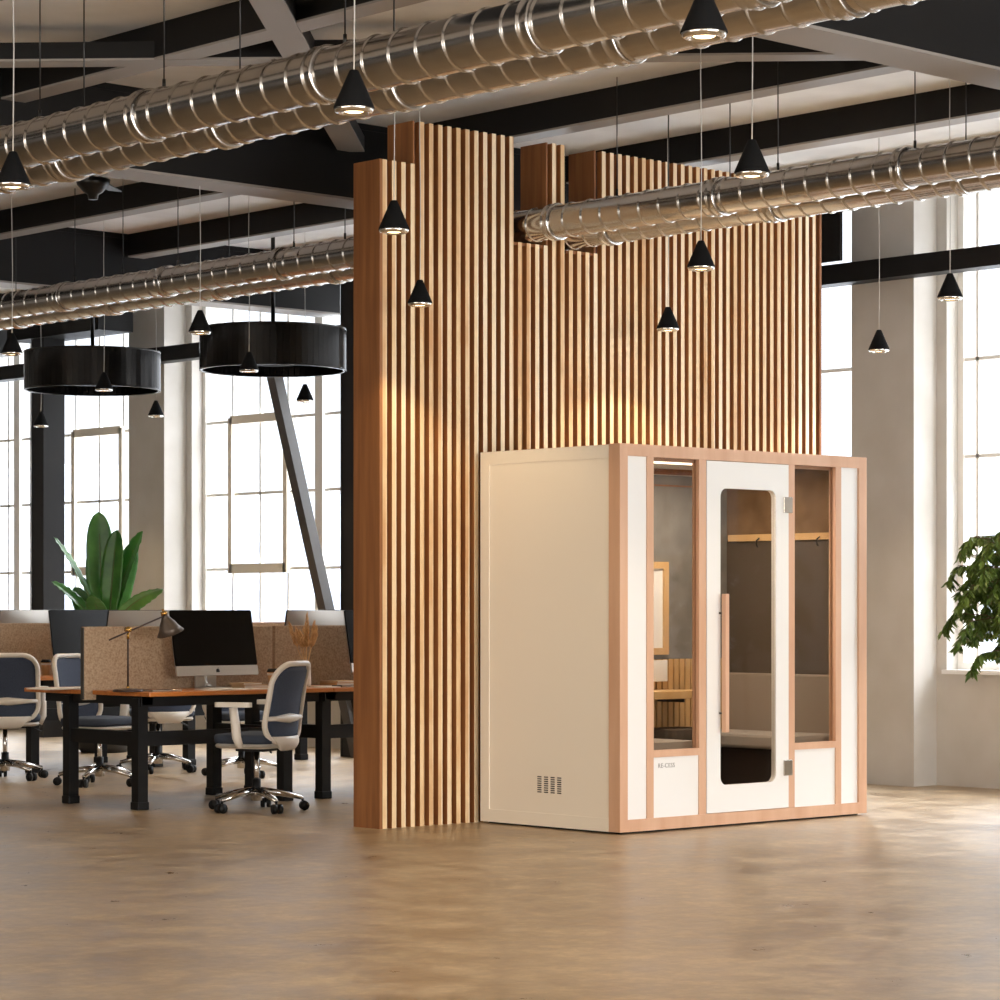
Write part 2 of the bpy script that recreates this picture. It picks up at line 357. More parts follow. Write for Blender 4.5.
for a, b in ((654.5, 700), (795.5, 836.5)):
    MB().box(bx(a), bx(b), PY0+.006, PY0+.05, .423, .463).build('rail', 'beech', pod)
    lp = MB().box(bx(a), bx(b), PY0+.014, PY0+.06, zb, .423).build('lower_panel', 'white_panel', pod)
    if a < 700:
        cu = bpy.data.curves.new('lettering', 'FONT'); cu.body = 'RE-CESS'; cu.size = .036; cu.extrude = .0004; cu.space_character = 1.1
        to = bpy.data.objects.new('lettering', cu); col.objects.link(to); to.parent = lp; cu.materials.append(M['logo_grey'])
        q = onY(658, 768, PY0+.013); to.location = (q.x, PY0+.0132, q.z); to.rotation_euler = (PI/2, 0, 0); 
        dg = bpy.context.evaluated_depsgraph_get(); me_ = bpy.data.meshes.new_from_object(to.evaluated_get(dg)); mw = (to.location.copy(), to.rotation_euler.copy())
        bpy.data.objects.remove(to); to = bpy.data.objects.new('lettering', me_); col.objects.link(to); to.parent = lp; to.location, to.rotation_euler = mw
        if not me_.materials: me_.materials.append(M['logo_grey'])
        tag(to, 'small grey lettering')
    MB().box(bx(a), bx(b), PY0+.03, PY0+.038, .463, zt).build('side_window', 'pod_glass', pod)
    MB().box(bx(a), bx(a)+.012, PY0+.04, PY0+.05, .463, zt).box(bx(b)-.012, bx(b), PY0+.04, PY0+.05, .463, zt).box(bx(a), bx(b), PY0+.04, PY0+.05, zt-.02, zt).build('window_bead', 'beech', pod)
# door with rounded window
dxa, dxb = bx(707)+.003, bx(789.5)-.003; gxa, gxb = bx(721), bx(776.5); gza, gzb = .24, 1.966
door_cx, door_cz = (gxa+gxb)/2, (gza+gzb)/2
H = rrect(gxb-gxa, gzb-gza, .05, 6, door_cx, door_cz)
dw = MB(); t_ = bmesh.new()
O = []
for c_, (ex, ez) in enumerate(((dxb, zt-.003), (dxa, zt-.003), (dxa, zb+.003), (dxb, zb+.003))):
    for k in range(7):
        x, z = H[c_*7+k]; side_first = c_ in (0, 2)
        if k == 3: O.append((ex, ez))
        elif (k < 3) == side_first: O.append((ex, z))
        else: O.append((x, ez))
dw.poly(O, PY0+.004, PY0+.04, hole=H)
door = dw.build('door', 'white_panel', pod)
MB().poly(rrect(gxb-gxa+.004, gzb-gza+.004, .05, 6, door_cx, door_cz), PY0+.008, PY0+.016).build('door_glass', 'pod_glass', door)
hx0, hx1 = bx(718.2), bx(725.6)-.012
hd = MB().box(hx0, hx0+.031, PY0-.06, PY0-.026, .55, 1.352, bev=.004).build('handle', 'beech', door)
for z_ in (.66, 1.24): MB().cyl((hx0+.016, PY0-.03, z_), (hx0+.016, PY0+.006, z_), .006).build('handle_fixing', 'black_metal', hd)
for y0, y1 in ((497, 513), (760, 775.5)):
    za, zb_ = bz(787, y1), bz(787, y0)
    MB().box(bx(783.5), bx(792), PY0-.006, PY0+.004, za, zb_, bev=.002).build('hinge', 'chrome', door)
# carcass
sx = PX0+.006
s = MB().box(sx, sx+.06, PY0+.09, PY1, .012, PH-.004)
sp = s.build('side_panel', 'cream_panel', pod)
s = MB(); e = .075
s.box(sx-.006, sx, PY0+.09, PY1, .012, .012+e).box(sx-.006, sx, PY0+.09, PY1, PH-.004-e, PH-.004).box(sx-.006, sx, PY1-e, PY1, .012+e, PH-.004-e)
s.build('side_trim', 'cream_panel', pod)
for k in range(4):
    v = MB(); pa = onX(537.5+k*6.6, 777, sx); pb = onX(537.5+k*6.6+4.0, 794, sx)
    for j in range(8): v.box(sx-.0012, sx+.001, min(pa.y, pb.y), max(pa.y, pb.y), .205+j*.0125, .205+j*.0125+.0065)
    v.build('vent', 'pod_floor', sp)
MB().box(PX1-.06, PX1, PY0+.09, PY1, .012, PH-.004).build('side_panel', 'cream_panel', pod)
MB().box(sx+.06, PX1-.06, PY1-.05, PY1, .012, PH-.004).build('back_panel', 'cream_panel', pod)
MB().box(sx+.06, PX1-.06, PY0+.09, PY1-.05, PH-.05, PH-.004).build('roof', 'cream_panel', pod)
MB().box(sx+.06, PX1-.06, PY0+.09, PY1-.05, .012, .04).build('booth_floor', 'pod_floor', pod)
b = MB().box(PX0+.04, PX1-.04, PY0+.04, PY1-.03, 0, .012).build('plinth', 'black', pod)
YB = PY1-.05-.012; XR = PX1-.06-.012; XL = sx+.06
ZF = onY(670, 659, YB).z
MB().box(XL, XR, YB-.003, YB+.012, ZF, PH-.09).build('back_felt', 'pod_felt_grey', pod)
MB().box(XL, XR, YB-.003, YB+.012, PH-.085, PH-.05).box(XL, XR, YB-.012, YB+.01, PH-.16, PH-.15).build('wood_header', 'end_wood', pod)
bs = MB()
k = 0
while XL+k*.052 < XR-.04:
    bs.box(XL+k*.052, XL+k*.052+.037, YB-.02, YB+.012, .04, ZF); k += 1
bs.build('back_slats', 'pine', pod)
zr = onX(800, 536.5, XR).z; zbk = onX(800, 674, XR).z
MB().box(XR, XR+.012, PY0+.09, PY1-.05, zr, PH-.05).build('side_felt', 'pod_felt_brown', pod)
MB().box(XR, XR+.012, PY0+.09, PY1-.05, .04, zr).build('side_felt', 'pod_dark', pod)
rail = tag(MB().box(XR-.02, XR, PY0+.16, YB-.03, zr-.022, zr+.02, bev=.002).build('coat_rail', 'pine'), 'pale wooden coat rail with hooks on the brown felt inside the booth', 'coat rail')
for y in (PY0+.3, PY0+.55, PY0+.8):
    MB().tube([(XR-.02, y, zr-.005), (XR-.045, y, zr-.02), (XR-.05, y, zr-.045), (XR-.035, y, zr-.06)], .005, 8).build('hook', 'black_metal', rail)
# bench along the right side wall
bench = thing('bench', 'upholstered taupe bench against the right side wall inside the booth', 'bench', (0, 0, 0))
zs = onX(770, 733, XR-.3).z
MB().box(XR-.075, XR-.002, PY0+.11, YB-.03, zs-.02, zbk, bev=.012).build('bench_back', 'pod_cushion', bench)
MB().box(XR-.48, XR-.075, PY0+.11, YB-.03, zs-.09, zs, bev=.02).build('bench_seat', 'pod_seat', bench)
MB().box(XR-.44, XR-.02, PY0+.14, YB-.05, .04, zs-.09).build('bench_box', 'pod_floor', bench)
# items at the left half
qa, qb = onY(694, 697.5, YB-.2), onY(655, 691, YB-.2)
sh = thing('wall_table', 'small pale wooden ledge table fixed to the slats inside the booth', 'table', (0, 0, 0))
MB().box(XL+.75, XL+1.5, YB-.32, YB-.022, qa.z, qb.z, bev=.003).build('table_top', 'pine', sh)
for x_ in (XL+.85, XL+1.35): MB().box(x_, x_+.008, YB-.25, YB-.022, qa.z-.025, qa.z).build('bracket', 'black_metal', sh)
fa, fb = onY(640, 655, YB-.03), onY(669, 562, YB-.03)
fr = thing('framed_board', 'white board in a wooden frame on the grey felt inside the booth', 'board', (0, 0, 0))
fw = .042
MB().box(fa.x-.25, fb.x, YB-.03, YB-.004, fb.z-fw, fb.z).box(fa.x-.25, fb.x, YB-.03, YB-.004, fa.z, fa.z+fw).box(fb.x-fw, fb.x, YB-.03, YB-.004, fa.z+fw, fb.z-fw).box(fa.x-.25, fa.x-.25+fw, YB-.03, YB-.004, fa.z+fw, fb.z-fw).build('board_frame', 'pine', fr)
MB().box(fa.x-.25+fw, fb.x-fw, YB-.015, YB-.004, fa.z+fw, fb.z-fw).build('board_face', 'white_panel', fr)
ca, cb = onY(640, 682, YB-.03), onY(666, 660, YB-.03)
so_ = thing('socket_box', 'pale square socket box on the slats above the ledge table inside the booth', 'socket box', (0, 0, 0))
MB().box(ca.x, cb.x, YB-.045, YB-.021, ca.z, cb.z, bev=.003).build('box_body', 'white_panel', so_)
MB().box(ca.x+.02, cb.x-.02, YB-.047, YB-.044, ca.z+.02, cb.z-.02).build('box_cover', 'white_panel', so_)
# left stool: pale cushion seat
st = thing('cushioned_stool', 'pale rounded cushion seat behind the left side window inside the booth', 'seat', (0, 0, 0))
zq = onY(670, 739.5, PY0+.35).z
MB().poly(rrect(.62, .5, .1, 6), -.03, .03, Matrix.Translation((XL+.42, PY0+.38, zq-.03)) @ Matrix.Rotation(PI/2, 4, 'X')).build('seat_cushion', 'pod_seat', st)
MB().box(XL+.14, XL+.68, PY0+.18, PY0+.6, .04, zq-.06).build('seat_box', 'pod_floor', st)
st = thing('grey_pouf', 'dark grey rounded cushion stool at the back inside the booth', 'stool', (0, 0, 0))
zq = onY(675, 728.5, YB-.25).z; cxq = min(onY(690, 734, YB-.25).x, XR-.48-.225)
MB().poly(rrect(.42, .36, .1, 6), -.04, .04, Matrix.Translation((cxq, YB-.25, zq-.04)) @ Matrix.Rotation(PI/2, 4, 'X')).build('seat_cushion', 'pod_dark', st)
MB().box(cxq-.16, cxq+.16, YB-.4, YB-.1, .04, zq-.08).build('seat_box', 'pod_floor', st)
lt = thing('booth_light', 'slim white light strip on the ceiling inside the booth', 'light', (0, 0, 0))
MB().box(XL+.5, XL+1.5, PY0+.5, PY0+.54, PH-.062, PH-.05).build('light_strip', 'led', lt)
def lamp(kind, name, loc, rot, energy, color, parent=None, **kw):
    d = bpy.data.lights.new(name, kind); d.energy = energy; d.color = color
    for k, v in kw.items(): setattr(d, k, v)
    o = bpy.data.objects.new(name, d); col.objects.link(o); o.location = loc; o.rotation_euler = rot
    if parent: o.parent = parent
    return o
lamp('AREA', 'booth_lamp', (XL+1.0, PY0+.52, PH-.07), (0, 0, 0), 26, (1, .9, .78), lt, shape='RECTANGLE', size=1.0, size_y=.04)

# ------------------------------------------------------------------ ducts
def duct(name, X, z, r, y0, y1, label, flanges, pitch, rods, phase=0.):
    t = thing(name, label, 'duct', (X, y0, z), 0, 'spiral ducts under the ceiling')
    mx = Matrix.Rotation(-PI/2, 4, 'X')
    P = [(r, 0)]; y = phase+.02; L = y1-y0
    while y < L-.02:
        for a, q in ((-.012, 0), (-.008, 0), (-.006, .002), (-.003, .006), (0, .007), (.003, .006), (.006, .002), (.008, 0), (.012, 0)): P.append((r+q, y+a))
        y += pitch
    P.append((r, L))
    MB().lathe(P, 40, mx, cap=False).build('pipe', 'zinc', t)
    for fy in flanges:
        fy -= y0
        if fy < .05 or fy > L-.05: continue
        MB().lathe([(r, fy-.03), (r+.012, fy-.03), (r+.014, fy-.026), (r+.012, fy-.022), (r+.006, fy-.018), (r+.005, fy-.014), (r+.005, fy+.014), (r+.006, fy+.018), (r+.012, fy+.022), (r+.014, fy+.026), (r+.012, fy+.03), (r, fy+.03)], 40, mx, cap=False).build('collar', 'zinc', t)
    for ry in rods:
        ry -= y0
        if ry < .05 or ry > L-.05: continue
        MB().cyl((0, ry, r+.003), (0, ry, ZC-z), .0034, 8).cyl((0, ry, r), (0, ry, r+.04), .0075, 8).build('hanger', 'black_metal', t)
    return t
def yat(px, X): return onX(px, 608, X).y
XA = 6.66; ZA = 3.375
duct('air_duct', XA, ZA, .102, -5, 30, 'upper of the two nearest spiral ducts crossing the top of the view', [yat(p, XA) for p in (149, 327, 543, 760, 1000)], .157, [yat(p, XA) for p in (40, 164, 345, 560, 780)])
XA2 = XA+.335
duct('air_duct', XA2, ZA, .102, -5, 30, 'lower of the two nearest spiral ducts crossing the top of the view', [yat(p, XA2) for p in (70, 227, 407, 627, 850)], .157, [yat(p, XA2) for p in (84, 240, 394, 640)], .06)
XBd = 11.095; ZBd = 3.578
duct('air_duct', XBd, ZBd, .098, -2, 30, 'upper of the two ducts that pass through the notched partition', [yat(p, XBd) for p in (66, 168, 283, 556, 721, 906)], .157, [yat(p, XBd) for p in (75, 123, 178, 294, 345, 617, 778, 915)], .02)
XB2 = 11.47
duct('air_duct', XB2, ZBd-.005, .098, -2, 30, 'lower of the two ducts that pass through the notched partition', [yat(p, XB2) for p in (20, 115, 222, 337, 612, 777, 965)], .157, [yat(p, XB2) for p in (16, 229, 668.5, 730, 966)], .08)

# ------------------------------------------------------------------ cone pendants
ZPB = CAMZ+1.688
PEND = [(13, 188, 'beside the duct at the left edge of the view'), (354, 113, 'in front of the double ducts above the tall partition'), (704, 38, 'largest of all, cut off at the top edge'), (752, 177, 'hanging between the two duct pairs right of centre'),
        (394, 233, 'hanging before the top corner of the partition'), (420, 306, 'hanging low before the left part of the slatted partition'), (701, 270, 'hanging before the partition right under the second ducts'), (668, 331, 'hanging lowest before the slats above the booth'),
        (950, 300, 'hanging in front of the window near the right edge'), (879, 352, 'hanging in front of the pale pilaster right of the booth'), (200, 334, 'hanging before the left rim of the right drum lamp'), (12, 355, 'hanging left of the left drum lamp'),
        (41, 427, 'hanging in front of the black column left of the banana plant'), (156, 417, 'hanging before the pilaster under the rim of the left drum lamp'), (104, 391, 'hanging in front of the left drum lamp'), (249, 372, 'hanging dark in front of the right drum lamp'), (305, 402, 'hanging below the right drum lamp in the window')]
pend0 = thing('pendant_lamp', 'x', 'pendant lamp', (0, 0, 0), 0, 'black cone pendant lamps')
PHt = .146; PR = .07
MB().lathe([(.013, PHt), (.016, PHt-.002), (PR, .02), (PR, .014), (PR-.004, .014), (.012, PHt-.01)], 32, cap=False).build('shade', 'black_soft', pend0)
MB().lathe([(PR-.005, .02), (PR-.001, .012), (PR-.006, .002), (PR-.02, -.002), (PR-.026, .006), (PR-.03, .02)], 32, cap=False).build('reflector_ring', 'lens', pend0)
MB().lathe([(PR-.028, .012), (.03, .004), (.0, .001)], 24, cap=False).build('bulb', 'bulb', pend0)
MB().tube([(0, 0, PHt-.004), (.004, 0, (ZC-ZPB)*.4), (-.003, 0, (ZC-ZPB)*.7), (0, 0, ZC-ZPB)], .0026, 6).build('cord', 'cord', pend0)
sp_ = lamp('SPOT', 'spot', (0, 0, -.004), (0, 0, 0), 40, (1, .74, .45), pend0, spot_size=deg(113), spot_blend=.35, shadow_soft_size=.03)
for i, (px, py, lab) in enumerate(PEND):
    o = pend0 if i == 0 else dup(pend0)
    p = onZ(px, py, ZPB); o.location = p; o['label'] = 'black cone pendant lamp '+lab
# unseen neighbours of the same grid light the partition from its right part (outside or hidden ones are left out)

# ------------------------------------------------------------------ drum lamps
def drum(px0, px1, pyt, lab, D=1.165):
    pc = (px0+px1)/2; Z = D*F/(px1-px0); H = (HOR-pyt)*Z/F
    d = FW*Z+RT*((pc-CX)/F*Z); z1 = CAMZ+H; h = .335
    t = thing('drum_lamp', lab, 'pendant lamp', (d.x, d.y, z1-h), 0, 'big black drum lamps over the desks')
    R = D/2; m = MB(); n = 216; bm = bmesh.new(); A = []; B = []
    for k in range(n):
        a = 2*PI*(k//3+(.0, .88, .94)[k % 3])/(n//3); r = R-(.009 if k % 3 == 2 else 0)
        A.append(bm.verts.new((r*math.cos(a), r*math.sin(a), .008))); B.append(bm.verts.new((r*math.cos(a), r*math.sin(a), h-.008)))
    for k in range(n): bm.faces.new((A[k], A[(k+1) % n], B[(k+1) % n], B[k]))
    m._in(bm); m.build('shade', 'drum', t, .006)
    MB().lathe([(R-.02, h-.012), (R+.004, h-.012), (R+.004, h), (R-.02, h), (R-.02, h-.012)], 64, cap=False).lathe([(R-.02, 0), (R+.004, 0), (R+.004, .012), (R-.02, .012), (R-.02, 0)], 64, cap=False).build('rim', 'drum', t)
    MB().lathe([(R-.025, h-.06), (R-.03, h-.055), (0, h-.05)], 48, cap=False).build('inner_disc', 'black_soft', t)
    MB().lathe([(0, .05), (.18, .05), (.2, .07), (.2, .1), (0, .1)], 32).cyl((0, 0, .1), (0, 0, h), .02).build('lamp_holder', 'black_soft', t)
    MB().cyl((0, 0, h-.05), (0, 0, ZC-(z1-h)-.002), .017).build('rod', 'black_metal', t)
    return t
mat('drum', (46, 44, 42), .2, metal=.8)
drum(25, 160, 352, 'black pleated drum lamp hanging left of the pilaster')
drum(200, 346, 329, 'black pleated drum lamp hanging right, closest to the partition')

# ceiling fan in the bay behind the nearest ducts
pf = onZ(93, 182, 3.95)
fan = thing('ceiling_fan', 'small dark ceiling fan with thin blades below the beam at upper left', 'ceiling fan', (pf.x, pf.y, 3.93))
MB().lathe([(0, -.09), (.03, -.09), (.035, -.06), (.06, -.045), (.1, .0), (.11, .035), (.05, .05), (0, .05)], 24).build('motor', 'black_metal', fan)
MB().cyl((0, 0, .04), (0, 0, ZC-3.93), .014).build('rod', 'black_metal', fan)
for k in range(3):
    a = 2*PI*k/3+.7
    MB().box(.08, .5, -.045, .045, .038, .045, Matrix.Rotation(a, 4, 'Z') @ Matrix.Rotation(.12, 4, 'X')).build('blade', 'black_metal', fan)

# ------------------------------------------------------------------ desks
def desk(name, X0, Y0, lab, W=1.48):
    t = thing(name, lab, 'desk', (X0, Y0, 0), 0, 'double desks with black leg frames')
    MB().box(0, W-.008, 0, .63, .715, .742, bev=.004).build('desktop', 'desk_wood', t)
    MB().box(0, W-.008, .67, 1.43, .715, .742, bev=.004).build('desktop', 'desk_wood', t)
    for lx in (.045, 1.2):
        for ly in (.17, .945):
            lg = MB().box(lx-.037, lx+.037, ly-.037, ly+.037, .012, .70).box(lx-.043, lx+.043, ly-.043, ly+.043, 0, .05, bev=.005).build('leg', 'black', t)
        MB().box(lx-.025, lx+.025, .207, .908, .40, .49).build('cross_bar', 'black', t)
    MB().box(.082, 1.163, .145, .195, .40, .49).build('long_bar', 'black', t)
    MB().box(.02, W-.03, .12, .17, .65, .7155).box(.02, W-.03, .9, .95, .65, .7155).box(.03, .11, .12, 1.22, .66, .7155).box(1.10, 1.18, .12, 1.22, .66, .7155).build('top_frame', 'black', t)
    return t
D1 = (9.71, 13.75)
desk('double_desk', D1[0], D1[1], 'near orange-brown double desk with the brass jointed lamp on it')
desk('double_desk', D1[0]+1.48, D1[1], 'orange-brown double desk by the partition with dried grass on it')
D2 = (11.29, 17.43)
desk('double_desk', D2[0], D2[1], 'far orange-brown double desk with the leftmost coffee cup on it')
desk('double_desk', D2[0]+1.48, D2[1], 'far orange-brown double desk nearest the windows, mostly hidden')
def divider(X0, Y0, lab, W=1.48, over=.06):
    t = thing('desk_divider', lab, 'divider', (X0, Y0+.65, 0), 0, 'felt desk dividers')
    MB().box(-over, W-.02, -.017, .017, .742 if not over else .68, 1.15, bev=.006).build('felt_panel', 'felt', t)
    if over: MB().box(-over-.006, -over+.0, -.016, .016, .685, 1.145).build('edge_strip', 'felt_edge', t)
    return t
divider(D1[0], D1[1], 'brown felt divider standing behind the brass jointed desk lamp')
divider(D1[0]+1.48, D1[1], 'brown felt divider standing behind the dried grass by the partition', over=0)
divider(D2[0], D2[1], 'brown felt divider at the left edge behind the white chair', over=.12)
divider(D2[0]+1.48, D2[1], 'brown felt divider on the far desk nearest the windows', over=0)

# ------------------------------------------------------------------ computers
ZT = .742
def computer(lab):
    t = thing('computer', lab, 'computer', (0, 0, 0), 0, 'all-in-one desktop computers')
    tilt = Matrix.Translation((0, 0, .33)) @ Matrix.Rotation(deg(-11), 4, 'X')
    MB().poly(rrect(.66, .37, .012, 3, 0, 0), -.012, -.002, tilt).build('screen', 'screen', t)
    ch = MB().poly(rrect(.66, .065, .006, 3, 0, -.2175), -.013, .0, tilt).build('chin', 'silver', t)
    L_ = MB()
    L_.lathe([(0, 0), (.011, 0), (.015, .004), (.014, .014), (.010, .022), (.004, .023), (0, .021)], 12, tilt @ Matrix.Translation((0, -.0135, -.229)) @ Matrix.Scale(.1, 4, Vector((0, 1, 0))))
    L_.box(.001, .005, -.0145, -.013, -.205, -.198, tilt)
    L_.build('logo', 'black', ch)
    def back(u, v):
        a = u*2-1; b = v*2-1; bulge = .045*(1-a*a)*(1-b*b)+.004
        return tilt @ Vector((a*.33, .0+bulge, -.032+b*.217))
    MB().grid(back, 14, 10).build('back_shell', 'silver', t)
    MB().tube([(0, .055, .34), (0, .085, .22), (0, .085, .06), (0, .07, .022), (0, .02, .016)], [.012]*5, 4).build('stand_spine', 'silver', t)
    MB().box(-.085, .085, -.1, .09, 0, .008, bev=.003).box(-.085, .085, .078, .088, .008, .26).build('stand', 'silver', t)
    return t
comp = [((10.46, 14.2), 0, 'all-in-one computer with dark screen right of the brass jointed lamp'), ((12.0, 14.2), 0, 'all-in-one computer cut by the partition edge, only its dark left edge visible'),
        ((11.82, 17.8), 0, 'all-in-one computer with dark screen below the banana plant'), ((10.42, 14.75), PI, 'silver back of a computer behind the brass jointed lamp'),
        ((11.93, 14.75), PI, 'silver back of a computer behind the dried grass'), ((11.82, 18.5), PI, 'silver back of a computer left of the black screen under the plant')]
for i, ((x, y), rz, lab) in enumerate(comp):
    o = c0 = computer(lab) if i == 0 else dup(c0_)
    if i == 0: c0_ = o
    o.location = (x, y, ZT); o.rotation_euler.z = rz; o['label'] = lab
# fix x by pixel for the far ones
def setx(name_lab, px, Y):
    for o in bpy.data.objects:
        if o.get('label') == name_lab: o.location.x = onY(px, 608, Y).x
setx(comp[2][2], 86, 17.8); setx(comp[5][2], 33, 18.5); setx(comp[3][2], 147, 14.75); setx(comp[4][2], 321, 14.75); setx(comp[0][2], 213, 14.2)

# ------------------------------------------------------------------ chairs (local: faces +y)
def pad(w, d, r, z0, z1, cy=.02, e=.018):
    m = MB(); b = bmesh.new(); L_ = []
    for ins, z in ((e*1.6, z0), (e*.4, z0+e*.25), (0, z0+e), (0, z1-e), (e*.35, z1-e*.3), (e*1.3, z1-.002), (e*4, z1+.004)):
        L_.append([b.verts.new((x, y+cy, z)) for x, y in rrect(w-2*ins, d-2*ins, max(.012, r-ins), 6)])
    n = len(L_[0])
    for A, B in zip(L_, L_[1:]):
        for k in range(n): b.faces.new((A[k], A[(k+1) % n], B[(k+1) % n], B[k]))
    b.faces.new(L_[0][::-1]); b.faces.new(L_[-1]); m._in(b, None, True); return m
def chair(lab):
    t = thing('office_chair', lab, 'chair', (0, 0, 0), 0, 'blue and white office chairs')
    pad(.50, .41, .1, .428, .488, .0).build('seat', 'chair_seat', t)
    pad(.49, .40, .1, .398, .43, .0).build('seat_pan', 'chair_white', t)
    def bp(x, z):      # backrest surface: z .48-.95, leaning back and curved
        k = (z-.48)/.47
        return Vector((x*(1.0-.06*k), -.215-.10*k-.05*math.sin(PI*min(max(k, 0), 1))*-.5+.06*(x/.22)**2*.6, z))
    ring = []
    R_ = rrect(.46, .485, .12, 7, 0, .6825)
    for x, z in R_: ring.append(bp(x, z))
    MB().tube(ring, .018, 8, closed=True).build('back_frame', 'chair_white', t)
    def surf(u, v):
        z = .455+.455*v; hw = .21
        e = min(v, 1-v); 
        if e < .22: hw = .21-.10*(1-math.sqrt(max(0, 1-((.22-e)/.22)**2)))
        return bp((u*2-1)*hw, z)
    MB().grid(surf, 10, 14).build('back_mesh', 'chair_blue', t, .006)
    lum = MB(); lum.tube([bp(x, .585)+Vector((0, -.012, 0)) for x in (-.22, -.15, -.08, 0, .08, .15, .22)], [.014, .016, .024, .03, .024, .016, .014], 8).build('lumbar_bar', 'chair_white', t)
    sh_ = MB()
    def shell(u, v):
        a = (u*2-1); hw = .17-.08*v
        z = .468-.075*v; return Vector((a*hw, -.235+.03*v-.02*math.sin(v*PI)+.05*a*a*(1-v), z))
    sh_.grid(shell, 10, 6).build('back_shell', 'chair_white', t, .03)
    for s in (-1, 1):
        a = MB().tube([(s*.25, -.02, .41), (s*.275, -.01, .47), (s*.275, .0, .56), (s*.275, .015, .655)], [.02, .026, .026, .024], 8, flat=1.2).build('arm_post', 'chair_white', t)
        MB().poly(rrect(.085, .25, .04, 5), -.014, .014, Matrix.Translation((s*.272, .015, .672)) @ Matrix.Rotation(PI/2, 4, 'X')).build('arm_pad', 'chair_white', t)
    MB().cyl((0, 0, .12), (0, 0, .40), .017).build('gas_column', 'chrome', t)
    MB().cyl((0, 0, .085), (0, 0, .2), .028).build('column_cover', 'black', t)
    MB().box(-.09, .09, -.1, .1, .375, .40).build('mechanism', 'black', t)
    MB().tube([(.08, .02, .385), (.2, .03, .38), (.27, .04, .35)], .006, 6).build('lever', 'black', t)
    base = MB()
    for k in range(5):
        a = 2*PI*k/5+.3; c_, s_ = math.cos(a), math.sin(a)
        base.tube([(c_*.02, s_*.02, .125), (c_*.15, s_*.15, .11), (c_*.29, s_*.29, .078)], [.026, .02, .014], 8)
    base.lathe([(0, .06), (.035, .065), (.04, .13), (.03, .145), (0, .145)], 16).build('star_base', 'chrome', t)
    for k in range(5):
        a = 2*PI*k/5+.3; c_, s_ = math.cos(a), math.sin(a); p = Vector((c_*.29, s_*.29, 0)); q = Vector((-s_, c_, 0))
        w_ = MB()
        for sg in (-1, 1): w_.cyl(p+q*(.008*sg)+Vector((c_*.01, s_*.01, .03)), p+q*(.03*sg)+Vector((c_*.01, s_*.01, .03)), .03, 16)
        w_.cyl(p+Vector((0, 0, .03)), p+Vector((0, 0, .075)), .008, 8).build('caster', 'black', t)
    return t
CH = [(10.245, 13.355, 24, 'office chair turned sideways in front of the desk beside the partition'), (10.755, 17.07, -28, 'office chair at the left edge seen from behind'),
      (10.9, 16.05, 196, 'office chair behind the felt divider left of the near desk lamp'), (12.12, 17.05, -12, 'office chair seen between the desk legs under the dark computer screen'),
      (12.25, 16.15, 170, 'office chair behind the near desks, seen left of the sideways chair')]
for i, (x, y, rz, lab) in enumerate(CH):
    o = chair(lab) if i == 0 else dup(ch0)
    if i == 0: ch0 = o
    o.location = (x, y, 0); o.rotation_euler.z = deg(rz); o['label'] = 'blue and white '+lab

# ------------------------------------------------------------------ desk lamp
YL = 13.99
pb = onY(128, 690, YL); lp_ = thing('desk_lamp', 'brown jointed desk lamp with brass joints and bell shade', 'lamp', (pb.x, YL, ZT))
def lz(px, py):      # offset of a pixel in the lamp's x,z plane
    q = onY(px, py, YL); return Vector((q.x-pb.x, 0, q.z-ZT))
MB().lathe([(0, 0), (.095, 0), (.098, .006), (.09, .016), (.02, .022), (0, .022)], 28).build('base', 'lamp_brown', lp_)
J = lz(128, 629.5); J.x = 0
MB().cyl((0, 0, .02), (0, 0, J.z), .006).build('stem', 'lamp_brown', lp_)
MB().lathe([(0, -.02), (.017, -.02), (.02, 0), (.017, .02), (0, .02)], 16, Matrix.Translation(J) @ Matrix.Rotation(PI/2, 4, 'X')).cyl((0, 0, J.z-.06), (0, 0, J.z-.015), .009).cyl((0, 0, .02), (0, 0, .035), .01).build('joint', 'brass', lp_)
A0, A1 = lz(108, 640), lz(163, 616)
MB().cyl(A0+Vector((0, -.012, 0)), A1+Vector((0, -.012, 0)), .0055).build('arm', 'lamp_brown', lp_)
hd_ = Matrix.Translation(lz(163.5, 612)) @ Matrix.Rotation(deg(-22), 4, 'Y')
sh_ = MB().lathe([(.018, .0), (.022, -.03), (.036, -.055), (.05, -.075), (.062, -.105), (.09, -.145), (.086, -.145), (.058, -.106), (.046, -.078), (.02, -.05)], 28, hd_, cap=False).build('lamp_shade', 'lamp_shade', lp_)
MB().lathe([(0, .022), (.008, .02), (.008, .005), (.021, .002), (.022, -.02), (0, -.02)], 16, hd_).build('shade_cap', 'brass', sh_)

# ------------------------------------------------------------------ small things on the desks
def put(px, Y): return onY(px, 608, Y).x
tb = thing('tablet', 'dark tablet lying on the desk between the lamp and the computer', 'tablet', (put(161, 13.95), 13.95, ZT))
MB().box(-.11, .11, -.075, .075, 0, .009, bev=.003).build('tablet_body', 'silver', tb)
MB().box(-.1, .1, -.065, .065, .009, .0102).build('tablet_screen', 'screen', tb)
def papers(px, Y, lab, n=3, sz=(.3, .21), m='paper', rz=.2):
    t = thing('paper_stack', lab, 'paper', (put(px, Y), Y, ZT), rz, 'papers on the desks')
    for k in range(n): MB().box(-sz[0]/2, sz[0]/2, -sz[1]/2, sz[1]/2, k*.002, k*.002+.0018, Matrix.Rotation(.09*(k-1), 4, 'Z')).build('sheet', m, t)
papers(222, 13.92, 'loose cream papers in front of the dark computer screen', 4)
papers(262, 13.9, 'white sheet lying right of the computer beside the chair back', 2, (.2, .14), rz=-.1)
papers(64, 14.75, 'thin papers on the left end of the near desk', 4, (.42, .25), rz=.05)
papers(330, 13.9, 'white papers on the desk right of the turned chair back', 3, (.24, .18))
